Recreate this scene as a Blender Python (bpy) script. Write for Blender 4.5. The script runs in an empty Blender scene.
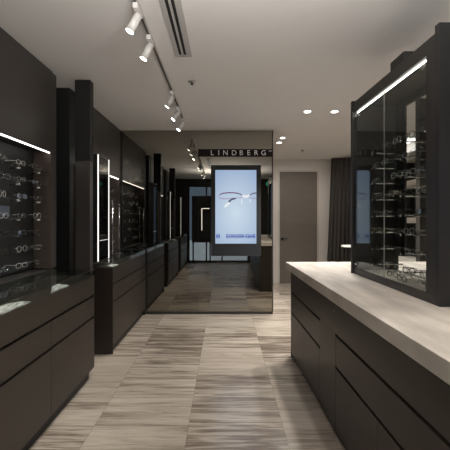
import bpy, bmesh, math, random
from mathutils import Vector, Matrix
random.seed(7)
SC = bpy.context.scene
C = SC.collection
R = math.radians

# ------------------------------------------------------------------ materials
def lin(c):
    return tuple(((v / 255) / 12.92 if v / 255 <= .04045 else ((v / 255 + .055) / 1.055) ** 2.4) for v in c)

def pbr(name, col, rough=.5, metal=0., spec=.5, noise=0., nscale=(1, 1, 1), coat=0., bump=0.):
    m = bpy.data.materials.new(name); m.use_nodes = True
    nt = m.node_tree; b = nt.nodes['Principled BSDF']
    b.inputs['Base Color'].default_value = (*col, 1)
    b.inputs['Roughness'].default_value = rough
    b.inputs['Metallic'].default_value = metal
    b.inputs['Specular IOR Level'].default_value = spec
    b.inputs['Coat Weight'].default_value = coat
    if noise or bump:
        tc = nt.nodes.new('ShaderNodeTexCoord'); mp = nt.nodes.new('ShaderNodeMapping')
        mp.inputs['Scale'].default_value = nscale
        nz = nt.nodes.new('ShaderNodeTexNoise'); nz.inputs['Scale'].default_value = 1; nz.inputs['Detail'].default_value = 6
        nt.links.new(tc.outputs['Object'], mp.inputs[0]); nt.links.new(mp.outputs[0], nz.inputs['Vector'])
        if noise:
            rp = nt.nodes.new('ShaderNodeValToRGB')
            rp.color_ramp.elements[0].position = .3; rp.color_ramp.elements[1].position = .7
            rp.color_ramp.elements[0].color = (*[v * (1 - noise) for v in col], 1)
            rp.color_ramp.elements[1].color = (*[v * (1 + noise) for v in col], 1)
            nt.links.new(nz.outputs['Fac'], rp.inputs[0]); nt.links.new(rp.outputs[0], b.inputs['Base Color'])
        if bump:
            bp = nt.nodes.new('ShaderNodeBump'); bp.inputs['Strength'].default_value = bump; bp.inputs['Distance'].default_value = .002
            nt.links.new(nz.outputs['Fac'], bp.inputs['Height']); nt.links.new(bp.outputs[0], b.inputs['Normal'])
    return m

def emit(name, col, strength):
    m = bpy.data.materials.new(name); m.use_nodes = True
    nt = m.node_tree; nt.nodes.clear()
    o = nt.nodes.new('ShaderNodeOutputMaterial'); e = nt.nodes.new('ShaderNodeEmission')
    e.inputs[0].default_value = (*col, 1); e.inputs[1].default_value = strength
    nt.links.new(e.outputs[0], o.inputs[0])
    return m

def thin_glass(name, tint=(1, 1, 1), ior=1.4, rough=0.0):
    m = bpy.data.materials.new(name); m.use_nodes = True
    nt = m.node_tree; nt.nodes.clear()
    o = nt.nodes.new('ShaderNodeOutputMaterial'); mx = nt.nodes.new('ShaderNodeMixShader')
    t = nt.nodes.new('ShaderNodeBsdfTransparent'); g = nt.nodes.new('ShaderNodeBsdfGlossy')
    f = nt.nodes.new('ShaderNodeFresnel'); geo = nt.nodes.new('ShaderNodeNewGeometry')
    # a thin sheet has the same index on both sides: flip the Fresnel index on back faces
    mi = nt.nodes.new('ShaderNodeMix'); mi.data_type = 'FLOAT'
    mi.inputs[2].default_value = ior; mi.inputs[3].default_value = 1 / ior
    nt.links.new(geo.outputs['Backfacing'], mi.inputs[0]); nt.links.new(mi.outputs[0], f.inputs[0])
    t.inputs[0].default_value = (*tint, 1); g.inputs['Roughness'].default_value = rough
    g.inputs['Color'].default_value = (.9, .92, .9, 1)
    nt.links.new(f.outputs[0], mx.inputs[0]); nt.links.new(t.outputs[0], mx.inputs[1]); nt.links.new(g.outputs[0], mx.inputs[2])
    nt.links.new(mx.outputs[0], o.inputs[0])
    return m

def tinted_mirror(name, gloss, base, fac, rough):
    m = bpy.data.materials.new(name); m.use_nodes = True
    nt = m.node_tree; nt.nodes.clear()
    o = nt.nodes.new('ShaderNodeOutputMaterial'); mx = nt.nodes.new('ShaderNodeMixShader')
    d = nt.nodes.new('ShaderNodeBsdfDiffuse'); g = nt.nodes.new('ShaderNodeBsdfGlossy')
    d.inputs[0].default_value = (*base, 1); g.inputs['Color'].default_value = (*gloss, 1); g.inputs['Roughness'].default_value = rough
    mx.inputs[0].default_value = fac
    nt.links.new(d.outputs[0], mx.inputs[1]); nt.links.new(g.outputs[0], mx.inputs[2]); nt.links.new(mx.outputs[0], o.inputs[0])
    return m

def floor_mat():
    m = bpy.data.materials.new('striated_tile'); m.use_nodes = True
    nt = m.node_tree; N = nt.nodes; L = nt.links; b = N['Principled BSDF']
    def math_(op, a, bb=None, c=None):
        n = N.new('ShaderNodeMath'); n.operation = op
        for i, v in enumerate((a, bb, c)):
            if v is None: continue
            if isinstance(v, (int, float)): n.inputs[i].default_value = v
            else: L.new(v, n.inputs[i])
        return n.outputs[0]
    tc = N.new('ShaderNodeTexCoord'); sx = N.new('ShaderNodeSeparateXYZ'); L.new(tc.outputs['Object'], sx.inputs[0])
    X, Y = sx.outputs[0], sx.outputs[1]
    u = math_('DIVIDE', math_('ADD', X, 6.225), .6); cu = math_('FLOOR', u)
    v = math_('DIVIDE', math_('ADD', math_('ADD', Y, 5.15), math_('MULTIPLY', math_('MODULO', cu, 3.), .2)), .6); cv = math_('FLOOR', v)
    idv = N.new('ShaderNodeCombineXYZ'); L.new(cu, idv.inputs[0]); L.new(cv, idv.inputs[1])
    wn = N.new('ShaderNodeTexWhiteNoise'); wn.noise_dimensions = '3D'; L.new(idv.outputs[0], wn.inputs['Vector'])
    rnd = wn.outputs['Value']
    # streaks along X, offset per tile
    def streak(sx_, sy_, off, det, dist):
        cb = N.new('ShaderNodeCombineXYZ')
        L.new(math_('MULTIPLY', X, sx_), cb.inputs[0]); L.new(math_('MULTIPLY', Y, sy_), cb.inputs[1]); L.new(math_('MULTIPLY', rnd, off), cb.inputs[2])
        n = N.new('ShaderNodeTexNoise'); n.inputs['Scale'].default_value = 1; n.inputs['Detail'].default_value = det
        n.inputs['Roughness'].default_value = .62; n.inputs['Distortion'].default_value = dist
        L.new(cb.outputs[0], n.inputs['Vector']); return n.outputs['Fac']
    s1 = streak(1.6, 17, 60, 8, .6); s2 = streak(3.5, 75, 90, 5, .4); s3 = streak(.8, 5, 130, 3, .2)
    mixv = math_('ADD', math_('ADD', math_('MULTIPLY', s1, .5), math_('MULTIPLY', s2, .32)), math_('MULTIPLY', s3, .18))
    sc = N.new('ShaderNodeSeparateColor'); L.new(wn.outputs['Color'], sc.inputs[0])
    amp = math_('ADD', .35, math_('MULTIPLY', sc.outputs[1], 1.15))
    mixv = math_('ADD', .515, math_('MULTIPLY', math_('SUBTRACT', mixv, .5), amp))
    mixv = math_('ADD', mixv, math_('MULTIPLY', math_('SUBTRACT', sc.outputs[2], .62), math_('MULTIPLY', amp, .11)))
    rp = N.new('ShaderNodeValToRGB'); e = rp.color_ramp.elements
    e[0].position = .385; e[0].color = (.135, .105, .08, 1)
    e[1].position = .62; e[1].color = (.50, .44, .365, 1)
    k = e.new(.465); k.color = (.265, .222, .18, 1)
    k = e.new(.52); k.color = (.40, .345, .285, 1)
    L.new(mixv, rp.inputs[0])
    fu = math_('FRACT', u); fv = math_('FRACT', v)
    du = math_('MINIMUM', fu, math_('SUBTRACT', 1., fu)); dv = math_('MINIMUM', fv, math_('SUBTRACT', 1., fv))
    joint = math_('LESS_THAN', math_('MINIMUM', du, dv), .0035)
    mx = N.new('ShaderNodeMix'); mx.data_type = 'RGBA'
    L.new(math_('MULTIPLY', joint, .45), mx.inputs[0]); L.new(rp.outputs[0], mx.inputs[6]); mx.inputs[7].default_value = (.13, .11, .09, 1)
    L.new(mx.outputs[2], b.inputs['Base Color'])
    b.inputs['Roughness'].default_value = .22; b.inputs['Specular IOR Level'].default_value = .8
    return m

def slab_mat():
    m = pbr('beige_stone_top', (.52, .47, .415), .42, noise=.24, nscale=(13, 3.2, 6))
    return m

M = dict(
    lam=pbr('dark_laminate', (.034, .0258, .0200), .42, noise=.08, nscale=(3, 3, 30)),
    lam2=pbr('dark_matte_panel', (.030, .027, .025), .55, noise=.06, nscale=(4, 4, 4)),
    panel=pbr('dark_sheen_panel', (.048, .042, .038), .34, noise=.08, nscale=(2, 2, 2)),
    niche=pbr('niche_back', (.013, .012, .0115), .5, noise=.1, nscale=(3, 3, 3)),
    nside=pbr('niche_brown', (.075, .055, .045), .5, noise=.1, nscale=(3, 3, 3)),
    black=pbr('matte_black', (.010, .010, .010), .6, noise=.05, nscale=(5, 5, 5)),
    case=pbr('case_frame', (.018, .016, .0145), .45, noise=.05, nscale=(5, 5, 5)),
    caseside=pbr('case_side', (.013, .013, .0145), .5, noise=.05, nscale=(5, 5, 5)),
    slab=slab_mat(),
    floor=floor_mat(),
    ceil=pbr('ceiling_paint', (.84, .815, .79), .85, noise=.015, nscale=(2, 2, 2)),
    wall=pbr('warm_white_wall', (.64, .59, .54), .8, noise=.02, nscale=(2, 2, 2)),
    door=pbr('taupe_door', (.15, .128, .105), .55, noise=.05, nscale=(3, 3, 12)),
    dframe=pbr('door_casing', (.55, .50, .45), .6, noise=.03, nscale=(5, 5, 5)),
    curtain=pbr('curtain_cloth', (.055, .048, .042), .9, noise=.15, nscale=(60, 60, 4)),
    white=pbr('white_lacquer', (.75, .73, .70), .35, noise=.02, nscale=(9, 9, 9)),
    grey=pbr('grey_lacquer', (.38, .36, .34), .4, noise=.02, nscale=(9, 9, 9)),
    chrome=pbr('brushed_steel', (.60, .59, .575), .22, 1.0, noise=.03, nscale=(20, 20, 20)),
    gold=pbr('pale_gold', (.80, .66, .45), .25, 1.0, noise=.03, nscale=(20, 20, 20)),
    acet=pbr('dark_acetate', (.03, .025, .022), .15, noise=.2, nscale=(40, 40, 40)),
    clear=pbr('milky_acetate', (.48, .47, .455), .2, noise=.05, nscale=(40, 40, 40)),
    rod=pbr('rail_metal', (.20, .20, .20), .3, 1.0, noise=.03, nscale=(20, 20, 20)),
    pave=pbr('street_paving', (.70, .72, .76), .8, noise=.1, nscale=(2, 2, 2)),
    lit_patch=pbr('painted_light_white', (.62, .60, .57), .5, noise=.75, nscale=(70, 22, 10)),  # bright patches of light painted as a speckled white surface
    bezel=pbr('screen_bezel', (.024, .025, .028), .6, spec=.25, noise=.03, nscale=(5, 5, 5)),
    signband=pbr('sign_band', (.012, .009, .009), .7, spec=.15, noise=.05, nscale=(5, 5, 5)),
    letters=pbr('sign_letters', (.85, .85, .85), .5, noise=.02, nscale=(5, 5, 5)),
    glass=thin_glass('clear_glass', (.93, .95, .94), 1.30),
    vglass=thin_glass('vitrine_glass', (.90, .93, .92), 1.2),
    lens=thin_glass('spectacle_lens', (.93, .94, .95), 1.55),
    mirror=tinted_mirror('bronze_mirror', (.325, .308, .272), (.016, .014, .012), .97, .006),
    silver=tinted_mirror('silver_mirror', (.30, .30, .295), (.03, .03, .03), .97, .002),
    led=emit('led_white', (1, .95, .88), 4.8), ledcase=emit('led_case', (1, .95, .88), 12.0),
    ledbar=emit('led_bar', (1, .96, .9), 1.5),
    ledthin=emit('led_soft', (1, .95, .88), 3.5),
    lampglow=emit('lamp_face', (1, .93, .82), 22.0),
    exitg=emit('exit_green', (.05, .75, .42), .6),
)

# ------------------------------------------------------------------ geometry helpers
def bx(bm, x0, x1, y0, y1, z0, z1, bev=0.):
    r = bmesh.ops.create_cube(bm, size=1)
    vs = r['verts']
    bmesh.ops.scale(bm, vec=(abs(x1 - x0), abs(y1 - y0), abs(z1 - z0)), verts=vs)
    bmesh.ops.translate(bm, vec=((x0 + x1) / 2, (y0 + y1) / 2, (z0 + z1) / 2), verts=vs)
    if bev:
        es = list({e for v in vs for e in v.link_edges})
        bmesh.ops.bevel(bm, geom=es, offset=bev, segments=2, affect='EDGES', profile=.5)

def cyl(bm, p, q, r0, r1=None, seg=20):
    p, q = Vector(p), Vector(q); d = q - p
    r = bmesh.ops.create_cone(bm, cap_ends=True, segments=seg, radius1=r0, radius2=r0 if r1 is None else r1, depth=d.length)
    m = Matrix.Translation((p + q) / 2) @ d.to_track_quat('Z', 'Y').to_matrix().to_4x4()
    bmesh.ops.transform(bm, matrix=m, verts=r['verts'])

def tube(bm, pts, r, seg=6, closed=False):
    pts = [Vector(p) for p in pts]; n = len(pts); rings = []
    for i, p in enumerate(pts):
        a = pts[(i - 1) % n] if closed or i else p
        b = pts[(i + 1) % n] if closed or i < n - 1 else p
        t = (b - a).normalized()
        up = Vector((1, 0, 0)) if abs(t.x) < .9 else Vector((0, 0, 1))
        s = t.cross(up).normalized(); w = s.cross(t)
        rings.append([bm.verts.new(p + (s * math.cos(2 * math.pi * k / seg) + w * math.sin(2 * math.pi * k / seg)) * r) for k in range(seg)])
    for i in range(n if closed else n - 1):
        A, B = rings[i], rings[(i + 1) % n]
        for k in range(seg):
            bm.faces.new((A[k], A[(k + 1) % seg], B[(k + 1) % seg], B[k]))
    if not closed:
        bm.faces.new(rings[0][::-1]); bm.faces.new(rings[-1])

def obj(name, bm, mat, parent=None, smooth=False):
    bmesh.ops.recalc_face_normals(bm, faces=bm.faces)
    me = bpy.data.meshes.new(name); bm.to_mesh(me); bm.free()
    me.materials.append(M[mat] if isinstance(mat, str) else mat)
    if smooth:
        for p in me.polygons: p.use_smooth = True
    o = bpy.data.objects.new(name, me); C.objects.link(o)
    if parent is not None: o.parent = parent
    return o

def box(name, x0, x1, y0, y1, z0, z1, mat, parent=None, bev=0.):
    bm = bmesh.new(); bx(bm, x0, x1, y0, y1, z0, z1, bev)
    return obj(name, bm, mat, parent)

def rod(name, p, q, r, mat, parent=None, r1=None, seg=20):
    bm = bmesh.new(); cyl(bm, p, q, r, r1, seg)
    return obj(name, bm, mat, parent, True)

def tag(o, label, cat, group=None):
    o['label'] = label; o['category'] = cat
    if group: o['group'] = group
    return o

def thing(name, label, cat, loc=(0, 0, 0), rz=0., group=None):
    o = bpy.data.objects.new(name, None); C.objects.link(o)
    o.location = loc; o.rotation_euler = (0, 0, rz); o.empty_display_size = .1
    return tag(o, label, cat, group)

def struct(o):
    o['kind'] = 'structure'; return o

def dup(root, loc, rz=0., label=None, group=None, rx=0.):
    r = root.copy(); C.objects.link(r); r.location = loc; r.rotation_euler = (rx, 0, rz)
    if label: r['label'] = label
    if group: r['group'] = group
    for ch in root.children:
        c = ch.copy(); C.objects.link(c); c.parent = r
        for g in ch.children:
            d = g.copy(); C.objects.link(d); d.parent = c
    return r

ORD = ['', 'first', 'second', 'third', 'fourth', 'fifth', 'sixth', 'seventh', 'eighth', 'ninth', 'tenth']

# ------------------------------------------------------------------ room shell
H = 2.55
YM = 5.0          # face of the mirrored partition
YB = 7.40         # back wall
YF = -1.0         # shopfront
struct(box('floor', -1.9, 3.1, YF - .15, YB + .1, -.1, 0, 'floor'))
struct(box('ceiling', -1.9, 3.1, YF - .15, YB + .1, H, H + .1, 'ceil'))
struct(box('wall_left', -1.9, -1.66, YF - .15, YB + .1, 0, H, 'lam2'))
struct(box('wall_right', 3.0, 3.1, YF - .15, YB + .1, 0, H, 'lam2'))
# back wall with a door opening
DX0, DX1, DH = 1.145, 1.915, 2.29
bm = bmesh.new()
bx(bm, -1.66, DX0 - .03, YB, YB + .1, 0, H); bx(bm, DX1 + .03, 3.0, YB, YB + .1, 0, H); bx(bm, DX0 - .03, DX1 + .03, YB, YB + .1, DH + .03, H)
struct(obj('wall_back', bm, 'wall'))
struct(box('baseboard_back', DX1 + .05, 3.0, YB - .012, YB, 0, .07, 'dframe'))
d = struct(box('door_1', DX0, DX1, YB + .012, YB + .05, .004, DH, 'door', bev=.003))
bm = bmesh.new()
bx(bm, DX0 - .03, DX0 - .002, YB - .012, YB + .1, 0, DH + .03); bx(bm, DX1 + .002, DX1 + .03, YB - .012, YB + .1, 0, DH + .03); bx(bm, DX0 - .002, DX1 + .002, YB - .012, YB + .1, DH + .002, DH + .03)
obj('door_frame', bm, 'dframe', d)
bm = bmesh.new(); cyl(bm, (DX0 + .05, YB + .014, .92), (DX0 + .05, YB - .04, .92), .012); cyl(bm, (DX0 + .05, YB - .035, .92), (DX0 + .15, YB - .035, .92), .009)
cyl(bm, (DX0 + .05, YB + .012, .92), (DX0 + .05, YB + .004, .92), .026)
h = obj('door_handle', bm, 'black', d, True)

# mirrored partition: two bronze mirror panels on a dark core, with plinth and edge trim
part = struct(box('wall_partition', -1.66, .68, YM + .012, YM + .12, 0, H, 'lam2'))
for a, b in ((-1.66, -.3605), (-.3585, .664)):
    box('mirror_panel', a, b, YM, YM + .011, .035, H - .001, 'mirror', part)
box('plinth', -1.66, .672, YM - .012, YM + .011, 0, .034, 'lam2', part)
box('edge_trim', .665, .682, YM - .004, YM + .011, .034, H - .001, 'lam2', part)

# shopfront behind the camera
bm = bmesh.new()
bx(bm, -1.66, -1.10, YF - .12, YF, 0, H); bx(bm, .76, 3.0, YF - .12, YF, 0, H); bx(bm, -1.10, .76, YF - .12, YF, 2.36, H)
struct(obj('wall_front', bm, 'lam2'))
w = bmesh.new()
for x in (-1.10, -.56, -.08, .72): bx(w, x, x + .04, YF - .09, YF - .03, 0, 2.36)
bx(w, -1.10, .76, YF - .09, YF - .03, 2.31, 2.36); bx(w, -1.10, .76, YF - .09, YF - .03, 0, .05)
win = struct(obj('window_1', w, 'black'))
box('pane', -1.10, .76, YF - .065, YF - .057, .05, 2.31, 'glass', win)
struct(box('pavement', -9, 9, YF - 12, YF - .16, -.12, -.02, 'pave'))

# ------------------------------------------------------------------ left run of cabinets with glass vitrines
XF = -1.08
def left_cabinet(y0, y1, label):
    t = thing('display_cabinet', label, 'cabinet', (XF, y0, 0), 0, 'drawer cabinets along the left wall')
    Ln = y1 - y0; mid = Ln / 2; D = -.56
    box('carcass', D, -.020, .002, Ln - .002, .09, .83, 'black', t)
    box('end_panel', D, -.001, 0, .018, .002, .836, 'lam', t); box('end_panel', D, -.001, Ln - .018, Ln, .085, .836, 'lam', t)
    box('toe_kick', D, -.035, .03, Ln - .03, 0, .09, 'black', t)
    box('top_fascia', -.019, 0, .019, Ln - .019, .69, .836, 'lam', t, .001)
    for k in range(2):
        a, b = (.019, mid - .0015) if k == 0 else (mid + .0015, Ln - .019)
        box('drawer_front', -.019, 0, a, b, .515, .672, 'lam', t, .001)
        box('door_front', -.019, 0, a, b, .085, .497, 'lam', t, .001)
    box('vitrine_floor', D, 0, 0, Ln, .8365, .846, 'lam', t)
    for k in range(2):
        a, b = (.002, mid - .001) if k == 0 else (mid + .001, Ln - .002)
        box('glass_edge', -.0025, 0, a, b, .894, .900, 'rod', t)
        box('glass_top', -.345, -.0026, a, b, .894, .900, 'vglass', t)
        box('glass_front', -.006, 0, a, b, .8465, .8935, 'vglass', t)
    box('glass_end', -.345, -.007, .002, .008, .8465, .8935, 'vglass', t)
    box('glass_end', -.345, -.007, Ln - .008, Ln - .002, .8465, .8935, 'vglass', t)
    box('rear_upstand', D, -.346, .001, Ln - .001, .8465, .9, 'lam2', t)
    return t
left_cabinet(3.50, 4.94, 'dark drawer cabinet on the left, farther one against the mirrored partition')
left_cabinet(1.50, 3.00, 'dark drawer cabinet on the left, nearer one under the lit eyewear wall')
left_cabinet(-.50, 1.00, 'dark drawer cabinet on the left seen last in the mirrored partition, by the shopfront')
struct(box('trim_3', -1.655, XF - .004, 4.942, YM - .001, 0, .90, 'black'))
struct(box('trim_4', -1.655, -1.434, 4.942, YM - .001, .902, H - .006, 'black'))
# patches of light inside the vitrines, painted as thin white shapes
def light_patch(pts, lab):
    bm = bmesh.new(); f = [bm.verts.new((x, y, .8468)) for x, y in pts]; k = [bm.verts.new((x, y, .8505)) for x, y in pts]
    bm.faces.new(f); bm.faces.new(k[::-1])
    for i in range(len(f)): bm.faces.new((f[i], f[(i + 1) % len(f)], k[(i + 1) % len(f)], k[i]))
    tag(obj('painted_light_patch', bm, 'lit_patch'), lab, 'painted light', 'painted light patches in the glass tops')
light_patch([(-1.088, 2.255), (-1.088, 2.53), (-1.16, 2.565), (-1.22, 2.60), (-1.175, 2.46)], 'white painted wedge of light under glass at the far module of the near left cabinet')
light_patch([(-1.088, 1.55), (-1.088, 2.03), (-1.14, 2.03), (-1.21, 1.95), (-1.23, 1.55)], 'white painted light patch under glass at the near module of the near left cabinet')
light_patch([(-1.088, 3.52), (-1.088, 3.72), (-1.16, 3.74), (-1.17, 3.60)], 'small white painted light patch under glass at the near end of the far left cabinet')

# ------------------------------------------------------------------ left wall displays (lit niches)
XW, XB = -1.43, -1.57
def wall_display(y0, y1, rails, label):
    t = thing('wall_display', label, 'wall display', (0, y0, 0), 0, 'lit eyewear displays on the left wall')
    Ln = y1 - y0
    n = 2
    for k in range(n):
        box('upper_panel', -1.655, XW, k * Ln / n + .001, (k + 1) * Ln / n - .001, 1.867, H - .006, 'panel', t, .001)
    box('back_panel', -1.655, XB, .0, Ln, .91, 1.865, 'niche', t)
    box('side_panel', XB + .001, XW, 0, .03, .91, 1.866, 'nside', t); box('side_panel', XB + .001, XW, Ln - .03, Ln, .91, 1.866, 'nside', t)
    box('led_strip', XW - .018, XW - .007, .031, Ln - .031, 1.8595, 1.866, 'led', t)
    for z in rails:
        r = box('display_rail', XB + .078, XB + .124, .04, Ln - .04, z - .006, z, 'vglass', t)
        for y in (Ln - .07, Ln - .36, Ln - .80, .25):
            if y > 0: rod('bracket_pin', (XB, y, z - .012), (XB + .075, y, z - .012), .006, 'chrome', r, seg=10)
    return t
Z1 = [1.70, 1.58, 1.46, 1.32, 1.20, 1.08, .965]
Z2 = [1.70, 1.56, 1.42, 1.28, 1.14, 1.00]
wall_display(1.50, 3.00, Z1, 'lit dark eyewear wall display above the nearer left cabinet')
wall_display(3.50, 4.94, Z2, 'lit dark eyewear wall display above the farther left cabinet beside the mirrored partition')
wall_display(-.50, 1.00, Z2, 'lit dark eyewear wall display nearest the shopfront, seen only in the mirror')
# end frames and dark recess panels between the displays
def recess(y0, y1, nm):
    t = struct(box(nm, -1.659, -1.44, y0, y0 + .09, .905, H - .006, 'panel'))
    box('recess_panel', -1.599, -1.445, y1 - .13, y1 - .004, 0, H - .006, 'black', t)
    box('recess_panel', -1.659, -1.60, y0 + .092, y1 - .002, 0, H - .006, 'black', t)
recess(3.002, 3.498, 'trim_1'); recess(1.002, 1.498, 'trim_2')
# upright blades standing between the cabinets
def blade(y, label):
    t = thing('upright_fin', label, 'partition fin', (-1.318, y, 0), 0, 'upright fins between the left displays')
    box('upper_box', 0, .135, 0, .085, 1.83, H - .004, 'black', t, .002)
    box('lower_panel', .004, .131, .004, .081, 0, 1.829, 'panel', t)
blade(3.18, 'tall black upright fin reaching the ceiling between the two left cabinets')
blade(1.25, 'tall black upright fin by the near end of the near left cabinet, seen in mirror')

f_ = thing('upright_fin', 'tall dark upright fin behind the glass case, seen through its open back', 'partition fin', (1.99, 3.66, 0), 0)
box('upper_box', 0, .11, 0, .085, 1.83, H - .004, 'black', f_, .002); box('lower_panel', .004, .106, .004, .081, 0, 1.829, 'panel', f_)

su = thing('wall_shelving', 'dark tall shelving on the right wall with pale shelves, seen through the case', 'shelving', (2.68, 4.7, 0), 0)
box('back_panel', .295, .315, 0, 1.9, 0, 2.36, 'lam2', su)
for q_ in (0, .94, 1.88): box('upright', 0, .294, q_, q_ + .02, 0, 2.36, 'lam2', su)
for z in (.70, 1.30, 1.84, 2.24):
    for q_ in (.021, .961): box('shelf', .01, .294, q_, q_ + .918, z - .04, z + .04, 'wall', su)
li = bpy.data.lights.new('added_shelf_uplight', 'AREA'); li.shape = 'RECTANGLE'; li.size = .05; li.size_y = .9; li.energy = 26.; li.color = (1, .95, .9)  # added uplight and tube on the shelving, brighten the far ceiling
lo = bpy.data.objects.new('added_shelf_uplight', li); C.objects.link(lo); lo.location = (2.74, 6.1, 2.385); lo.rotation_euler = (0, R(180 + 62), 0)
box('added_light_tube', .05, .075, 1.0, 1.85, 2.361, 2.378, 'ledthin', su)
# LED-edged mirrors standing on the near ends of the cabinets
def led_mirror(y, label, shield, bars):
    t = thing('vanity_mirror', label, 'mirror', (-1.217, y, .901), 0, 'LED edged mirrors on the left cabinets')
    box('back_frame', -.07, -.006, 0, .335, 0, 1.045, 'black', t)
    box('mirror_glass', -.0055, 0, .016, .319, .012, 1.033, 'silver', t)
    for a in bars:
        box('light_bar', -.005, .004, a + .005, a + .010, .004, 1.041, 'ledbar', t)
        s = (a + .0155, a + .0185) if shield > 0 else (a - .0035, a - .0005)
        box('added_bar_shield', -.005, .008, s[0], s[1], .004, 1.041, 'black', t)  # added fin, keeps the bar out of the partition reflection
    box('white_line', .0005, .004, .022, .313, .20, .207, 'white', t)  # thin white line across the mirror glass
led_mirror(3.475, 'tall narrow mirror with lit edges standing on the far left cabinet', 1, (0, .320))
led_mirror(1.51, 'tall narrow mirror with lit edges on the near left cabinet, seen only in partition', -1, (.320,))
led_mirror(-.49, 'tall narrow mirror with lit edges nearest the shopfront, seen only in partition', -1, (.320,))

ds = thing('display_stand', 'slim steel display stand with two uprights on the far left cabinet beside the lit mirror', 'display stand', (-1.30, 4.20, .9005))
box('base', -.05, .05, -.04, .30, 0, .008, 'chrome', ds, .002)
for y in (0, .26):
    rod('upright', (0, y, .008), (0, y, .60), .005, 'chrome', ds, seg=10)
    for z in (.30, .58): box('clip', -.012, .02, y - .03, y + .03, z, z + .012, 'chrome', ds, .002)
rod('crossbar', (0, .005, .16), (0, .255, .16), .004, 'chrome', ds, seg=10)

# ------------------------------------------------------------------ eyeglasses (front faces +x, rim bottoms at z = 0)
def lens_outline(cy, cz, a, b, p, n=22):
    out = []
    for k in range(n):
        t = 2 * math.pi * k / n; c, s = math.cos(t), math.sin(t)
        out.append((0, cy + a * math.copysign(abs(c) ** (2 / p), c), cz + b * math.copysign(abs(s) ** (2 / p), s)))
    return out
def make_glasses(style, label):
    a, b, p, rr, fm, tm = style
    t = thing('eyeglasses', label, 'eyeglasses')
    cz = b + rr
    bm = bmesh.new()
    for s in (-1, 1): tube(bm, lens_outline(s * .034, cz, a, b, p), rr, 6, True)
    g = .034 - a
    tube(bm, [(0, -g, cz + b * .25), (.003, -g * .5, cz + b * .45), (.004, 0, cz + b * .5), (.003, g * .5, cz + b * .45), (0, g, cz + b * .25)], rr, 6)
    for s in (-1, 1): tube(bm, [(0, s * (.034 + a), cz + b * .35), (-.003, s * (.034 + a + .006), cz + b * .35), (-.008, s * (.034 + a + .006), cz + b * .35)], rr, 6)
    obj('front_frame', bm, fm, t, True)
    for s in (-1, 1):
        bm = bmesh.new(); lo = lens_outline(s * .034, cz, a - rr * .3, b - rr * .3, p)
        f = [bm.verts.new((-.0008, y, z)) for _, y, z in lo]; k = [bm.verts.new((.0008, y, z)) for _, y, z in lo]
        bm.faces.new(f); bm.faces.new(k[::-1])
        for i in range(len(f)): bm.faces.new((f[i], f[(i + 1) % len(f)], k[(i + 1) % len(f)], k[i]))
        obj('lens', bm, 'lens', t)
        bm = bmesh.new(); y = s * (.034 + a + .006); z = cz + b * .35
        tube(bm, [(-.009, y, z), (-.05, y, z + .001), (-.085, y * .99, z), (-.098, y * .98, z - .006), (-.110, y * .97, z - .02)], rr * .9, 6)
        obj('temple', bm, tm, t, True)
    return t
STY = [(.025, .019, 2.6, .0014, 'chrome', 'chrome'), (.0235, .0215, 2.0, .0015, 'clear', 'chrome'), (.026, .018, 3.2, .0025, 'acet', 'acet'),
       (.0245, .020, 2.2, .0013, 'gold', 'gold'), (.0265, .0175, 2.8, .0016, 'clear', 'clear')]
DESC = ['silver metal framed', 'pale round', 'dark acetate', 'thin gold framed', 'milky clear']
PROTO = [None] * 5
WEI = [0, 0, 0, 0, 1, 4, 3, 2, 2]
def put_glasses(loc, rz, where, group, k=None):
    k = random.choice(WEI) if k is None else k
    lab = DESC[k] + ' eyeglasses' + where
    if PROTO[k] is None:
        PROTO[k] = make_glasses(STY[k], lab); o = PROTO[k]
        o.location = loc; o.rotation_euler = (0, 0, rz); o.scale = (.92,) * 3; o['group'] = group
        return o
    return dup(PROTO[k], loc, rz, lab, group)

def row_word(i): return ORD[i + 1]
for i, z in enumerate(Z1):
    for j, y in enumerate((2.80, 2.585, 2.37)):
        put_glasses((XB + .118, y + random.uniform(-.012, .012), z + .0008), random.uniform(-.25, .25),
                    f', near left display, {row_word(i)} rail from top, {row_word(j)} from brown side panel', 'eyeglasses on the near left display')
for i, z in enumerate(Z2):
    for j, y in enumerate((4.72, 4.47, 4.22, 3.97)):
        put_glasses((XB + .118, y + random.uniform(-.012, .012), z + .0008), random.uniform(-.25, .25),
                    f', far left display, {row_word(i)} rail from top, {row_word(j)} from mirrored partition', 'eyeglasses on the far left display')
for j, y in enumerate((2.88, 2.72, 2.56, 2.40, 2.12, 1.95)):
    put_glasses((XF - .22, .0 + y, .8475), random.uniform(-.2, .2), f' {row_word(j)} from the far end under the near left cabinet glass', 'eyeglasses under the near left glass top', random.choice((0, 0, 4)))
for j, y in enumerate((4.75, 4.5, 4.25, 4.0)):
    put_glasses((XF - .16, .0 + y, .8475), random.uniform(-.2, .2), f' {row_word(j)} from the partition under the far left cabinet glass', 'eyeglasses under the far left glass top', random.choice((0, 0, 4)))
tag(box('brand_plaque', XB + .075, XB + .081, 2.14, 2.50, 1.335, 1.405, 'rod'), 'small grey plaque standing on a rail of the near left eyewear display', 'plaque')

# ------------------------------------------------------------------ right island: drawer counter, worktop, vitrine (turned by 1.2 degrees)
RZ = R(1.2)
PIV = Vector((.602, 3.495, 0))
def isl(x, y, z=0.):   # island axes -> world
    return PIV + Matrix.Rotation(RZ, 3, 'Z') @ Vector((x, y, z))
XE = 1.75
ct = thing('drawer_counter', 'long dark drawer counter on the right under the pale stone worktop', 'counter', PIV, RZ)
fx = .045
box('carcass', fx + .02, XE, -3.25, -.03, .085, .80, 'black', ct)
box('toe_kick', fx + .05, XE - .05, -3.2, -.09, 0, .085, 'black', ct)
box('end_panel', fx, XE, -.029, -.011, .005, .812, 'lam', ct)
box('top_fascia', fx, fx + .019, -3.25, -.030, .622, .806, 'lam', ct, .001)
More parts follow.
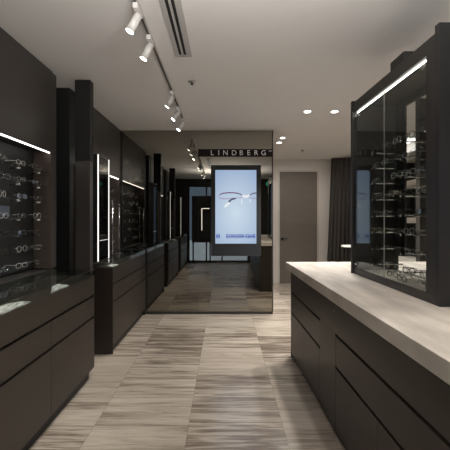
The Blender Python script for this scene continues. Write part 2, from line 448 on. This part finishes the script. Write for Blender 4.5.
# far bank of drawers, filler, near banks
def bank(ya, yb):
    box('drawer_front', fx, fx + .019, yb + .0015, ya - .0015, .428, .605, 'lam', ct, .001)
    m_ = (ya + yb) / 2
    for a, b in ((ya, m_), (m_, yb)):
        box('door_front', fx, fx + .019, b + .0012, a - .0012, .030, .411, 'lam', ct, .001)
bank(-.030, -.985)
box('filler_panel', fx, fx + .019, -1.315, -.987, .030, .6215, 'lam', ct)
bank(-1.317, -2.45)
bank(-2.452, -3.25)
for y in (-.09, -1.30, -2.47):
    k = bmesh.new(); cyl(k, (fx + .001, y, .752), (fx - .004, y, .752), .008); obj('lock', k, 'chrome', ct, True)
wt = thing('worktop', 'pale beige stone worktop with a thick front edge on the right counter', 'worktop', PIV, RZ)
box('stone_slab', 0, XE + .03, -3.28, 0, .831, .900, 'slab', wt, .003)
box('shadow_gap', .055, XE - .02, -3.24, -.04, .8125, .8305, 'black', wt)

# eyewear vitrine standing on the worktop
cx0, cx1, cy0, cy1 = .374, .72, -1.775, -.752
z0, z1 = .901, 2.205
vt = thing('glass_display_case', 'tall black framed glass eyewear case with a lit top standing on the worktop', 'display case', PIV, RZ)
bm = bmesh.new()
bx(bm, cx0, cx1, cy0, cy1, z0, z0 + .020); bx(bm, cx0, cx0 + .022, cy0 + .001, cy1 - .001, z0 + .020, z0 + .042)
obj('base_frame', bm, 'case', vt)
box('floor_tray', cx0 + .0225, cx1 - .002, cy0 + .002, cy1 - .002, z0 + .0205, z0 + .026, 'slab', vt)
bm = bmesh.new()
bx(bm, cx0, cx1, cy0, cy1, z1 - .02, z1); bx(bm, cx0, cx0 + .022, cy0, cy1, z1 - .075, z1 - .02)
obj('top_frame', bm, 'case', vt)
box('stile', cx0 + .001, cx0 + .022, cy0, cy0 + .075, z0 + .021, z1 - .076, 'case', vt)
box('end_post', cx0 - .012, cx1, cy1 + .0005, cy1 + .030, z0, z1 + .012, 'case', vt)
box('side_panel', cx0 - .001, cx1, cy0 - .035, cy0 - .0005, z0, z1 + .035, 'caseside', vt)
ymid = (cy0 + .055 + cy1) / 2
gx = cx0 + .004
g1 = box('glass_door', gx, gx + .006, cy0 + .077, ymid - .001, z0 + .043, z1 - .077, 'glass', vt)
g2 = box('glass_door', gx, gx + .006, ymid + .001, cy1 - .002, z0 + .043, z1 - .077, 'glass', vt)
box('door_edge', gx + .0005, gx + .0055, ymid - .0009, ymid + .0009, z0 + .043, z1 - .077, 'grey', vt)
for gdoor, y in ((g1, cy0 + .107), (g2, cy1 - .035)):
    for z in (z0 + .072, z1 - .118):
        bm = bmesh.new(); bx(bm, gx + .0065, gx + .020, y - .028, y + .028, z - .006, z + .012, .003); bx(bm, gx - .006, gx - .0005, y - .02, y + .02, z - .004, z + .010, .002)
        obj('hinge', bm, 'chrome', gdoor)
box('led_strip', cx0 + .0225, cx0 + .028, cy0 + .078, cy1 - .01, z1 - .082, z1 - .0765, 'ledcase', vt)
bkx = cx1 - .02
box('back_panel', bkx, bkx + .015, -.88, cy1 - .001, 1.045, z1 - .021, 'niche', vt)
box('back_panel', bkx, bkx + .015, cy0 + .001, -1.25, 1.045, z1 - .021, 'niche', vt)
box('back_header', bkx, bkx + .015, -1.249, -.881, 2.14, z1 - .021, 'niche', vt)
Z3 = [1.80, 1.69, 1.58, 1.46, 1.34, 1.22, 1.10, .985]
for z in Z3:
    r = box('display_rail', cx0 + .10, cx0 + .125, cy0 + .03, cy1 - .02, z - .005, z, 'vglass', vt)
    for y in (cy1 - .10, (cy0 + cy1) / 2, cy0 + .12):
        rod('bracket_pin', (cx0 + .126, y, z - .003), (bkx - .001, y, z - .003), .005, 'chrome', r, seg=10)
        rod('pin_tip', (cx0 + .094, y, z - .003), (cx0 + .0995, y, z - .003), .008, 'chrome', r, seg=10)
for i, z in enumerate(Z3):
    for j in range(6):
        y = cy1 - .13 - j * .150
        p = isl(cx0 + .110, y + random.uniform(-.01, .01), z + .0008)
        put_glasses(p, math.pi + RZ + random.uniform(-.25, .25), f' in glass case, {row_word(i)} rail from top, {row_word(j)} from far post', 'eyeglasses in the glass case')
for j in range(5):
    p = isl(cx0 + .10 + .03 * (j % 2), cy1 - .16 - j * .18, z0 + .0268)
    put_glasses(p, math.pi + random.uniform(-.4, .4), f' {row_word(j)} from the far post lying on the glass case floor', 'eyeglasses on the case floor')
b = box('control_box', cx0 + .004, cx0 + .09, -1.48, -1.32, z1 + .001, z1 + .055, 'black', None, .004)
b.location = PIV; b.rotation_euler = (0, 0, RZ)
tag(b, 'small black box lying on top of the glass eyewear case', 'control box')

# small white round table behind the case and the curtain
t = thing('side_table', 'small round white topped table with dark pedestal by the curtain', 'table', (1.98, 5.6, 0))
rod('table_top', (0, 0, .885), (0, 0, .91), .15, 'white', t, seg=40)
rod('pedestal', (0, 0, .012), (0, 0, .884), .022, 'black', t); rod('foot', (0, 0, 0), (0, 0, .012), .12, 'black', t, seg=40)

bm = bmesh.new(); n = 160; front = []; rear = []
for k in range(n + 1):
    u = k / n
    w_ = .022 * math.sin(u * 2 * math.pi * 11) + .01 * math.sin(u * 47 + 1)
    for z, sp, lst in ((.02, 0, 0), (1.2, .05, 1), (H - .01, .10, 2)):
        x = 2.05 + sp + u * (2.96 - 2.05 - sp)
        front.append(bm.verts.new((x, 7.20 + w_, z))); rear.append(bm.verts.new((x, 7.206 + w_, z)))
for k in range(n):
    for j in range(2):
        i0, i1, i2, i3 = k * 3 + j, k * 3 + 3 + j, k * 3 + 4 + j, k * 3 + 1 + j
        bm.faces.new((front[i0], front[i1], front[i2], front[i3])); bm.faces.new((rear[i3], rear[i2], rear[i1], rear[i0]))
tag(obj('curtain', bm, 'curtain', None, True), 'dark brown floor length pleated curtain to the right of the taupe door', 'curtain')

# ------------------------------------------------------------------ screen and sign on the mirrored partition
YS = YM - .05
def px(x, y, Y): return ((x - 224) * Y / 360, 1.312 - (y - 219.5) * Y / 360)
sx0, sz1 = px(211, 165, YS); sx1, sz0 = px(261, 256, YS)
lx0, lz1 = px(215.3, 170, YS); lx1, lz0 = px(256.4, 243.6, YS)
sc_ = thing('advertising_screen', 'tall lit screen showing eyeglasses on pale blue, mounted on the mirrored partition', 'screen', (0, YS, 0))
bm = bmesh.new()
bx(bm, sx0, sx1, .004, .049, sz0, sz1)
bx(bm, sx0, lx0, 0, .004, sz0, sz1); bx(bm, lx1, sx1, 0, .004, sz0, sz1); bx(bm, lx0, lx1, 0, .004, sz0, lz0); bx(bm, lx0, lx1, 0, .004, lz1, sz1)
obj('housing', bm, 'bezel', sc_)
m = bpy.data.materials.new('screen_picture'); m.use_nodes = True; nt = m.node_tree; nt.nodes.clear()
o_ = nt.nodes.new('ShaderNodeOutputMaterial'); e_ = nt.nodes.new('ShaderNodeEmission'); tc = nt.nodes.new('ShaderNodeTexCoord'); gr = nt.nodes.new('ShaderNodeTexGradient'); gr.gradient_type = 'SPHERICAL'
mp = nt.nodes.new('ShaderNodeMapping'); mp.vector_type = 'TEXTURE'
mp.inputs['Location'].default_value = ((lx0 + lx1) / 2, 0, lz0 + .42); mp.inputs['Scale'].default_value = (.55, 1, .80)
rp = nt.nodes.new('ShaderNodeValToRGB')
rp.color_ramp.elements[0].color = (*lin((150, 172, 208)), 1); rp.color_ramp.elements[1].color = (*lin((212, 230, 244)), 1)
nt.links.new(tc.outputs['Object'], mp.inputs[0]); nt.links.new(mp.outputs[0], gr.inputs[0]); nt.links.new(gr.outputs[0], rp.inputs[0]); nt.links.new(rp.outputs[0], e_.inputs[0]); nt.links.new(e_.outputs[0], o_.inputs[0])
SCR = m
SCREEN_GAIN = e_.inputs[1]
lcd = box('display_panel', lx0, lx1, .002, .0035, lz0, lz1, SCR, sc_)
def flat(name, pts, mat, parent, y=.0012):
    bm = bmesh.new(); P = [px(a, b_, YS) for a, b_ in pts]
    f = [bm.verts.new((p[0], y, p[1])) for p in P]; k = [bm.verts.new((p[0], y + .0007, p[1])) for p in P]
    bm.faces.new(f); bm.faces.new(k[::-1])
    for i in range(len(f)): bm.faces.new((f[i], f[(i + 1) % len(f)], k[(i + 1) % len(f)], k[i]))
    return bm
def strip_pts(path):
    up = [(x, y - w) for x, y, w in path]; dn = [(x, y + w) for x, y, w in path]
    return up + dn[::-1]
EM = {}
PIC = [
    ('picture_rim', strip_pts([(218.6, 196.2, .3), (220, 194.4, .5), (223, 193.3, .6), (228, 192.7, .6), (233, 192.7, .6), (238, 193.3, .6), (241, 194.4, .6), (242.4, 196, .5), (242.6, 197.6, .3)]), (126, 92, 130)),
    ('picture_rim', strip_pts([(218.6, 196.2, .3), (219.6, 198, .4), (223, 198.9, .4), (228, 198.6, .35), (234, 198.0, .3), (239, 197.8, .3), (242.6, 197.4, .25)]), (168, 140, 178)),
    ('picture_rim', strip_pts([(248.9, 197.2, .3), (250, 195, .5), (252.5, 193.5, .6), (256.3, 192.9, .6)]), (112, 92, 128)),
    ('picture_rim', strip_pts([(249, 197.2, .3), (252, 198.3, .3), (256.3, 198.6, .3)]), (168, 140, 178)),
    ('picture_bridge', [(242, 194.6), (244, 195.3), (247, 195.2), (249.4, 194.3), (249.6, 197), (246, 197.9), (242.4, 197.3)], (245, 245, 250)),
    ('picture_temple', [(236.5, 197.9), (235.5, 199.2), (231.5, 200.3), (229.6, 203), (228, 202.2), (229.5, 199.8), (232.5, 198.2)], (70, 78, 110)),
    ('picture_temple', [(229.6, 201.8), (230.2, 203.4), (226.5, 206.8), (224.2, 207.6), (224, 206.4), (227, 203)], (246, 248, 252)),
    ('picture_nose_pad', [(241.2, 199.2), (242.3, 199.0), (242.2, 203.6), (241.3, 204.2)], (240, 243, 250)),
    ('picture_nose_pad', [(249.4, 199.2), (250.4, 199.2), (250.6, 202.6), (249.7, 203)], (240, 243, 250)),
]
gain_nodes = [SCREEN_GAIN]
for nm, pts, col in PIC:
    if col not in EM:
        EM[col] = emit('picture_tone', lin(col), 1.0); gain_nodes.append(EM[col].node_tree.nodes['Emission'].inputs[1])
    obj(nm, flat(nm, pts, None, sc_), EM[col], sc_)
cb = emit('picture_caption', lin((58, 78, 176)), 1.0); gain_nodes.append(cb.node_tree.nodes['Emission'].inputs[1])
bm = bmesh.new()
def cap(x0, x1, y0, y1):
    a, t_ = px(x0, y0, YS); b_, u_ = px(x1, y1, YS); bx(bm, a, b_, .0012, .0019, u_, t_)
for x in (216.2, 218.3):                       # caption glyph blocks
    cap(x, x + .55, 234.3, 238.2); cap(x + .9, x + 1.5, 234.3, 238.2); cap(x, x + 1.5, 236, 236.6)
obj('picture_caption', bm, cb, sc_); bm = bmesh.new()
x = 226.2; q = random.Random(3)
while x < 254.6:
    w_ = 2.3
    cap(x, x + .6, 234.3, 238.2)
    cap(x, x + w_ + .1, 236, 236.6)
    if q.random() < .7: cap(x, x + w_ - .5, 234.3, 235)
    if q.random() < .6: cap(x, x + w_ - .5, 236, 236.7)
    if q.random() < .6: cap(x, x + w_ - .5, 237.5, 238.2)
    if q.random() < .6: cap(x + w_ - 1, x + w_ - .5, 234.3, 238.2)
    x += w_ + .15
obj('picture_caption', bm, cb, sc_)
SCREEN = .80
for g in gain_nodes: g.default_value = SCREEN

# sign band
a, t_ = px(198.2, 149.3, YM); b_, u_ = px(272.5, 156.6, YM)
sg = thing('shop_sign', 'dark sign band with white LINDBERG lettering above the lit screen', 'sign', (0, YM - .014, 0))
box('sign_band', a, b_, 0, .013, u_, t_, 'signband', sg)
for ch, cx in zip('LINDBERG', (212.2, 218.8, 225.4, 234, 241.2, 248.6, 256, 263.5)):
    cu = bpy.data.curves.new('letter', 'FONT'); cu.body = ch; cu.size = .098; cu.extrude = .0012; cu.align_x = 'CENTER'
    to = bpy.data.objects.new('letter', cu); C.objects.link(to); bpy.context.view_layer.update()
    me = to.evaluated_get(bpy.context.evaluated_depsgraph_get()).to_mesh()
    X_, Z_ = px(cx, 155.3, YM)
    mt = Matrix.Translation((X_, -.0013, Z_)) @ Matrix.Rotation(R(90), 4, 'X')
    tm = bmesh.new(); tm.from_mesh(me); tm.transform(mt)
    obj('letter', tm, 'letters', sg)
    bpy.data.objects.remove(to); bpy.data.curves.remove(cu)
bm = bmesh.new()
for cx in (269.3, 270.9):
    X_, Z_ = px(cx, 151.2, YM)
    tube(bm, [(X_ + .0095 * math.cos(k * math.pi / 8), -.001, Z_ + .0095 * math.sin(k * math.pi / 8)) for k in range(16)], .0022, 5, True)
obj('ring_mark', bm, 'letters', sg)

# ------------------------------------------------------------------ ceiling fixtures
XT = -.497
tr = thing('light_track', 'slim ceiling light track above the aisle carrying white spotlights', 'light track', (XT, 0, 0))
bm = bmesh.new()
bx(bm, -.011, .011, .2, 4.44, H - .020, H - .001)
obj('rail', bm, 'grey', tr)
box('slot', -.005, .005, .22, 4.43, H - .0215, H - .0202, pbr('track_slot', (.04, .028, .022), .5, noise=.05, nscale=(9, 9, 9)), tr)

def spotlamp(y, d, label, power=14., lit=True):
    t = thing('track_spotlight', label, 'spotlight', (XT, y, H - .0225), 0, 'white spotlights on the ceiling track')
    box('adaptor', -.015, .015, -.06, .06, -.030, 0, 'white', t, .003)
    d = Vector(d).normalized()
    rod('swivel', (0, 0, -.030), (0, 0, -.045), .010, 'white', t)
    p0 = Vector((0, 0, -.050)) - d * .012; p1 = p0 + d * .108
    bm = bmesh.new(); cyl(bm, p0, p1, .022, .0245, 28)
    hd = obj('lamp_head', bm, 'white', t, True)
    for p in hd.data.polygons: p.use_smooth = len(p.vertices) == 4
    rod('lamp_lens', p1 + d * .0005, p1 + d * .003, .0215, 'lampglow' if lit else 'grey', t, seg=28)
    li = bpy.data.lights.new('spot_beam', 'SPOT'); li.energy = power; li.spot_size = R(75); li.spot_blend = .8; li.shadow_soft_size = .025
    li.color = (1, .955, .90)
    lo = bpy.data.objects.new('spot_beam', li); C.objects.link(lo)
    lo.location = Vector((XT, y, H - .0225)) + p1 + d * .012
    lo.rotation_euler = d.to_track_quat('-Z', 'Y').to_euler()
SP = 40.
spotlamp(2.07, (-.45, -.05, -.88), 'white track spotlight nearest the camera at the top of the picture', SP)
spotlamp(2.42, (-.45, -.02, -.88), 'white track spotlight second along the track, beside the end of the air slot', SP)
spotlamp(3.45, (-.55, .25, -.8), 'white track spotlight third along the track, aimed away with an unlit looking face', SP)
spotlamp(3.93, (-.58, -.12, -.8), 'white track spotlight fourth along the track, second from the partition', SP)
spotlamp(4.38, (-.58, -.12, -.8), 'white track spotlight last on the track, closest to the mirrored partition', SP)
spotlamp(1.20, (-.42, -.10, -.9), 'white track spotlight seen only in the mirrored partition, nearer end of track', SP)
spotlamp(.55, (-.42, -.10, -.9), 'white track spotlight farthest away in the mirrored partition reflection', SP)

def downlight(x, y, label, power, size=115, tilt=(0, 0, -1)):
    t = thing('downlight', label, 'downlight', (x, y, H), 0, 'recessed ceiling downlights')
    bm = bmesh.new()
    tube(bm, [(.040 * math.cos(k * math.pi / 16), .040 * math.sin(k * math.pi / 16), -.003) for k in range(32)], .005, 6, True)
    obj('trim_ring', bm, 'white', t, True)
    rod('lamp_face', (0, 0, -.0055), (0, 0, -.001), .034, 'lampglow', t, seg=32)
    li = bpy.data.lights.new('downlight_beam', 'SPOT'); li.energy = power; li.spot_size = R(size); li.spot_blend = .7; li.shadow_soft_size = .035
    li.color = (1, .955, .90)
    lo = bpy.data.objects.new('downlight_beam', li); C.objects.link(lo); lo.location = (x, y, H - .02)
    lo.rotation_euler = Vector(tilt).to_track_quat('-Z', 'Y').to_euler()
DP = 70.; UPLIGHT_FILL = 36.  # beam power, and power of the added ceiling uplight
downlight(.955, 4.12, 'round recessed downlight left of the pair above the far end of the worktop', DP * 2.2)
downlight(1.265, 4.12, 'round recessed downlight right of the pair, closest to the glass case', DP * 2.0)
downlight(.885, 5.45, 'round recessed downlight right of the partition edge, nearer of that pair', DP * 1.5)
downlight(.885, 5.78, 'round recessed downlight near the taupe door, farther of that pair', DP * .9, 130, (.2, .5, -1))
downlight(.75, .90, 'recessed downlight above the near part of the worktop, out of the picture', DP)
downlight(.10, .10, 'added unseen downlight above the aisle by the shopfront, out of the picture', DP * .4)  # added lamp out of view, lifts the ceiling light
downlight(2.25, 2.0, 'added unseen downlight behind the glass case near the right wall', DP)  # added unseen lamp, fills the side behind the case
downlight(2.55, 4.3, 'added unseen downlight behind the worktop near the right wall', DP)  # another added lamp out of view on the right

# linear air slot
av = thing('air_vent', 'long slotted air vent set in the ceiling beside the spotlight track', 'vent', (-.305, 0, H))
bm = bmesh.new()
for a, b_ in ((-.062, -.031), (-.011, .004), (.024, .062)): bx(bm, a, b_, 1.2, 2.73, -.006, -.0005)
bx(bm, -.031, .024, 2.70, 2.73, -.006, -.0005)
obj('frame', bm, pbr('vent_frame', (.52, .50, .48), .6, noise=.02, nscale=(5, 5, 5)), av)
for a, b_ in ((-.031, -.011), (.004, .024)): box('slot', a, b_, 1.2, 2.70, -.0025, -.0005, 'black', av)

def sprinkler(x, y, label):
    t = thing('sprinkler', label, 'sprinkler', (x, y, H), 0, 'ceiling sprinkler heads')
    rod('escutcheon', (0, 0, -.007), (0, 0, -.0005), .034, 'grey', t, r1=.036, seg=28)
    rod('stem', (0, 0, -.03), (0, 0, -.007), .008, 'rod', t); rod('deflector', (0, 0, -.033), (0, 0, -.030), .016, 'rod', t)
sprinkler(-.285, 3.22, 'small sprinkler head on the ceiling right of the spotlight track')
sprinkler(1.40, 6.42, 'small sprinkler head on the far ceiling in front of the taupe door')

# green exit sign by the shopfront, seen in the lit mirror
ex = thing('exit_sign', 'small green lit exit sign hanging by the shopfront, seen in mirrors', 'exit sign', (1.36, -.95, 0))
box('lit_panel', -.08, .08, .012, .02, 2.345, 2.44, 'exitg', ex); box('housing', -.085, .085, -.012, .0115, 2.34, 2.445, 'grey', ex); rod('hanger', (0, 0, 2.445), (0, 0, H - .001), .008, 'grey', ex)

# window display stand by the shopfront (seen in the partition)
wd = thing('window_display', 'black display panel with lit edge standing by the shopfront, seen in partition', 'display panel', (0, YF + .12, 0))
box('panel', -.97, -.38, 0, .03, .62, 2.02, 'black', wd)
bm = bmesh.new(); bx(bm, -.95, -.91, 0, .03, 0, .62); bx(bm, -.44, -.40, 0, .03, 0, .62); obj('stand', bm, 'black', wd)
bm = bmesh.new(); bx(bm, -.675, -.66, .031, .036, .98, 1.65); bx(bm, -.66, -.44, .031, .036, 1.635, 1.65); obj('light_line', bm, 'ledthin', wd)

# added unseen uplight above the frame, brightens the ceiling
cv = thing('added_uplight', 'added unseen uplight brightening the ceiling, above the picture', 'added uplight', (.12, .62, 0), 0)
bm = bmesh.new(); bx(bm, -.42, .42, -.05, .05, 2.02, 2.03); bx(bm, -.42, .42, -.05, -.045, 2.03, 2.07); bx(bm, -.42, .42, .045, .05, 2.03, 2.05); obj('added_uplight_trough', bm, 'black', cv)
for q_ in (-.38, .38): rod('added_uplight_wire', (q_, 0, 2.03), (q_, 0, H - .0005), .002, 'black', cv, seg=8)
li = bpy.data.lights.new('added_uplight_lamp', 'AREA'); li.shape = 'RECTANGLE'; li.size = .8; li.size_y = .05; li.energy = UPLIGHT_FILL; li.color = (1, .96, .92)
lo = bpy.data.objects.new('added_uplight_lamp', li); C.objects.link(lo); lo.location = (.12, .62, 2.052); lo.rotation_euler = (R(180 - 38), 0, 0)

# ------------------------------------------------------------------ world, camera, view
wld = bpy.data.worlds.new('sky'); SC.world = wld; wld.use_nodes = True
bg = wld.node_tree.nodes['Background']; bg.inputs[0].default_value = (.42, .58, .85, 1); bg.inputs[1].default_value = .40

sn = bpy.data.lights.new('daylight', 'SUN'); sn.energy = 2.6; sn.angle = R(20); sn.color = (.86, .93, 1)
so = bpy.data.objects.new('daylight', sn); C.objects.link(so); so.rotation_euler = Vector((-.5, -.12, -.85)).to_track_quat('-Z', 'Y').to_euler()

cam = bpy.data.cameras.new('camera'); co = bpy.data.objects.new('camera', cam); C.objects.link(co)
co.location = (0, 0, 1.312); co.rotation_euler = (R(90), 0, 0)
cam.sensor_width = 36; cam.lens = 360 / 450 * 36; cam.clip_start = .02
cam.shift_x = 1 / 450; cam.shift_y = -5.5 / 450
SC.camera = co
SC.view_settings.view_transform = 'Standard'; SC.view_settings.look = 'None'; SC.view_settings.gamma = 1
SC.view_settings.exposure = 0.17
try:
    SC.cycles.use_denoising = True; SC.cycles.max_bounces = 10; SC.cycles.diffuse_bounces = 5; SC.cycles.glossy_bounces = 6
    SC.cycles.transparent_max_bounces = 24; SC.cycles.sample_clamp_indirect = 4
    SC.cycles.caustics_reflective = True; SC.cycles.caustics_refractive = False
except Exception: pass
